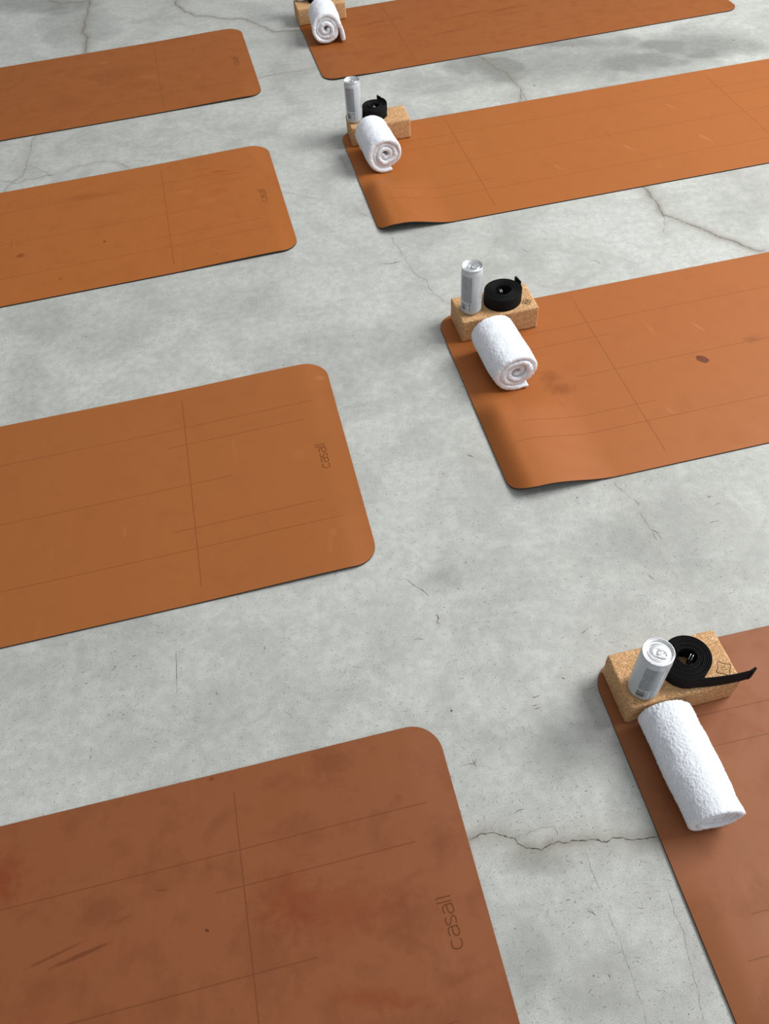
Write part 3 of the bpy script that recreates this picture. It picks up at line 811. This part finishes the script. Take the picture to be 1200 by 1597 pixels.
make_strap(.5095, .6140, 'black strap coiled on the nearest cork block, free end trailing past its right edge', .0165, .0440, -PI/2+.12,
           [(.540, .5705, .0006), (.572, .5718, .0006), (.597, .5745, .0008), (.6120, .5770, .002), (.6185, .5800, .003)], turns=8.3, seed=1, rings=(.007, .004, -.6))
make_strap(.3640, 1.6970, 'black strap coiled tightly between can and flower emblem, short end sticking out behind', .0215, .0495, .30,
           [(.4160, 1.7215, .0006), (.4105, 1.736, .0008), (.4060, 1.7460, .001)], turns=8.6, squash=.97, seed=2, rings=(-.008, .003, .3))
make_strap(.1010, 2.7700, 'loosely coiled black strap bearing a tiny round white mark', .0170, .0430, .9,
           [(.1260, 2.804, .004), (.1190, 2.8100, .005), (.1140, 2.8125, .006)], turns=7.6, seed=3, wrap_jit=.002, mark=(-.35, .0165),
           lift=lambda s, P: .009*np.clip((s-.8)/.2, 0, 1)*np.clip(P[:, 1]/.04+.3, 0, 1), rings=(-.004, .006, .2))
make_strap(-.0720, 3.8460, 'black strap behind the farthest towel, mostly beyond the top edge', .0170, .0430, .9, None, turns=7.6, seed=4)

# ------------------------------------------------------------------ rolled towels
def towel_mat():
    g = G('white_terry'); p = g.coords('Object'); n1 = g.noise(p, 420, 3, .7); v = g.voro(p, 520)
    col = g.mix(n1, (.76, .80, .865), (.86, .895, .945))
    h = g.math('ADD', n1, g.math('MULTIPLY', v.outputs['Distance'], -1.0))
    g.set(Base_Color=col, Roughness=.95, Normal=g.bump(h, .5, .0009))
    g.b.inputs['Specular IOR Level'].default_value = .1
    g.b.inputs['Sheen Weight'].default_value = .25
    return g.m


M_TOWEL = towel_mat()


def make_towel(x0, y0, x1, y1, a, h, label, end_ang, cw, turns, flap, step, seed, r_in=.16, twist=0.0, th=.0092, nub=.0006, fill=.93, flap_t=None):
    d = np.array([x1-x0, y1-y0]); L_ = np.linalg.norm(d)
    rz = math.atan2(d[1], d[0])-PI/2           # local +y runs from the near end to the far end
    t = empty('rolled_towel', ((x0+x1)/2, (y0+y1)/2, TOPZ), rz, label, 'towel', 'rolled white towels on the right row of mats')
    s = -1 if cw else 1
    # section: spiral in the local x/z plane; end_ang is where the outer edge lies
    ang = end_ang-s*np.linspace(turns*2*PI, 0, 700); k = np.linspace(0, 1, 700)
    rho = r_in+(1-r_in)*k**.92
    ao, ho = a-th/2, h-th/2
    e = (.35 if a/h < 1.1 else .12)*(1-k)          # inner turns get rounder/crumpled
    X = rho*(ao*(1-e)+min(ao, ho)*e)*np.cos(ang); Zc = rho*(ho*(1-e)+min(ao, ho)*e)*np.sin(ang)
    rr_ = np.random.default_rng(seed)
    wob = .06*(1-k)+.012
    X = X*(1+wob*np.sin(ang*2+seed)); Zc = Zc*(1+wob*np.cos(ang*3+seed*2))
    thl = fill*(1-r_in)/turns*np.sqrt((ao*np.cos(ang))**2+(ho*np.sin(ang))**2)*(1.05-.1*np.sin(ang*1.3+seed))
    Zc = Zc+h-.0002*0
    P = np.c_[X, Zc]
    if flap is not None:
        tail = catmull([P[-6], P[-1]]+[np.array(q) for q in flap], 10)[10:]
        P = np.concatenate([P, tail[1:]]); thl = np.r_[thl, np.full(len(tail)-1, flap_t or th*.9)]
    # resample evenly
    sl = np.r_[0, np.cumsum(np.linalg.norm(np.diff(P, axis=0), axis=1))]; n = int(sl[-1]/step)
    ss = np.linspace(0, sl[-1], n); P = np.c_[np.interp(ss, sl, P[:, 0]), np.interp(ss, sl, P[:, 1])]; thl = np.interp(ss, sl, thl); thl = np.convolve(np.pad(thl, 6, 'edge'), np.ones(13)/13, 'valid')
    P[:, 1] -= (P[:, 1]-thl/2).min()-.0004
    T = np.gradient(P, axis=0); T /= np.linalg.norm(T, axis=1)[:, None]; N = np.c_[-T[:, 1], T[:, 0]]
    hw = th/2; nl = int((L_-th)/step)
    ys_ = np.linspace(-(L_/2-hw), L_/2-hw, nl); ca = np.linspace(-PI/2, PI/2, 8)[1:-1]
    prof = [(y_, 1.0) for y_ in ys_] + [(L_/2-hw+hw*math.cos(q), -math.sin(q)) for q in ca] + [(y_, -1.0) for y_ in ys_[::-1]] + [(-(L_/2-hw)-hw*math.cos(q), math.sin(q)) for q in ca]
    prof = np.array(prof); m = len(prof)
    endd = np.minimum(ss, ss[-1]-ss); ef = np.sqrt(np.clip(1-(1-np.clip(endd/hw, 0, 1))**2, .02, 1))
    Y = prof[:, 0][None, :]*np.ones((n, 1)); off = prof[:, 1][None, :]*(thl/2*ef)[:, None]
    tele = .003*np.sin(ss*14+seed)+.0015*np.sin(ss*37)
    Y = Y*(1-.012*(1-np.linspace(0, 1, n))[:, None])+tele[:, None]
    # gentle bulges and waist along the length
    f = Y/L_
    sc = 1+.022*np.sin(f*5.5+seed)+.014*np.sin(f*11+seed*2)
    PX = (P[:, 0][:, None]+N[:, 0][:, None]*off)*sc + twist*f*P[:, 1][:, None]
    PZ = (P[:, 1][:, None]+N[:, 1][:, None]*off)
    V = np.stack([PX.ravel(), Y.ravel(), PZ.ravel()], 1)
    NX = np.stack([(N[:, 0][:, None]*np.sign(off)).ravel(), np.zeros(n*m), (N[:, 1][:, None]*np.sign(off)).ravel()], 1)
    q = np.where(abs(prof[:, 1]) < .98)[0]
    yend = np.zeros(m); yend[q] = np.sign(prof[q, 0])
    NX[:, 1] = np.tile(yend, n)
    disp = vnoise(V, 210, seed)*nub*.30+vnoise(V, 600, seed+1)*nub*.8+rr_.normal(0, nub*.5, len(V))+vnoise(V, 45, seed+2)*.0011
    V = V+NX*disp[:, None]
    V[:, 2] = np.maximum(V[:, 2], .0002)
    F_ = grid_faces(n, m, closed_v=True)
    F_.append(tuple(range(m-1, -1, -1))); F_.append(tuple((n-1)*m+j for j in range(m)))
    o = mesh_obj('towel_roll', V, F_, M_TOWEL, t)
    return t


# near end centre, far end centre, half width, half height
make_towel(.4915, .3490, .4605, .5440, .0505, .0450, 'long white rolled towel nearest the camera, beside the nearest cork block', -1.45, False, 3.1, [(.020, .0060), (.036, .0052)], .00145, 1, r_in=.12, nub=.0007)
make_towel(.3590, 1.4275, .3240, 1.5960, .0615, .0530, 'flattened white rolled towel on the spotted mat, its oval spiral end facing the camera', -1.45, False, 3.2, [(.018, .0058), (.031, .0055)], .0019, 2, r_in=.12, nub=.0007)
make_towel(.1195, 2.5090, .0835, 2.6800, .0630, .0590, 'round white rolled towel on the mat with the buckled corner', -1.25, False, 3.4, None, .0025, 3, r_in=.10, nub=.0008)
make_towel(-.0454, 3.5480, -.0594, 3.7217, .0600, .0600, 'farthest white rolled towel with a loose flap hanging at its right', .55, True, 3.0, [(.0600, .054), (.0650, .032), (.0670, .0095)], .0028, 4, r_in=.12, nub=.0008, flap_t=.0160)
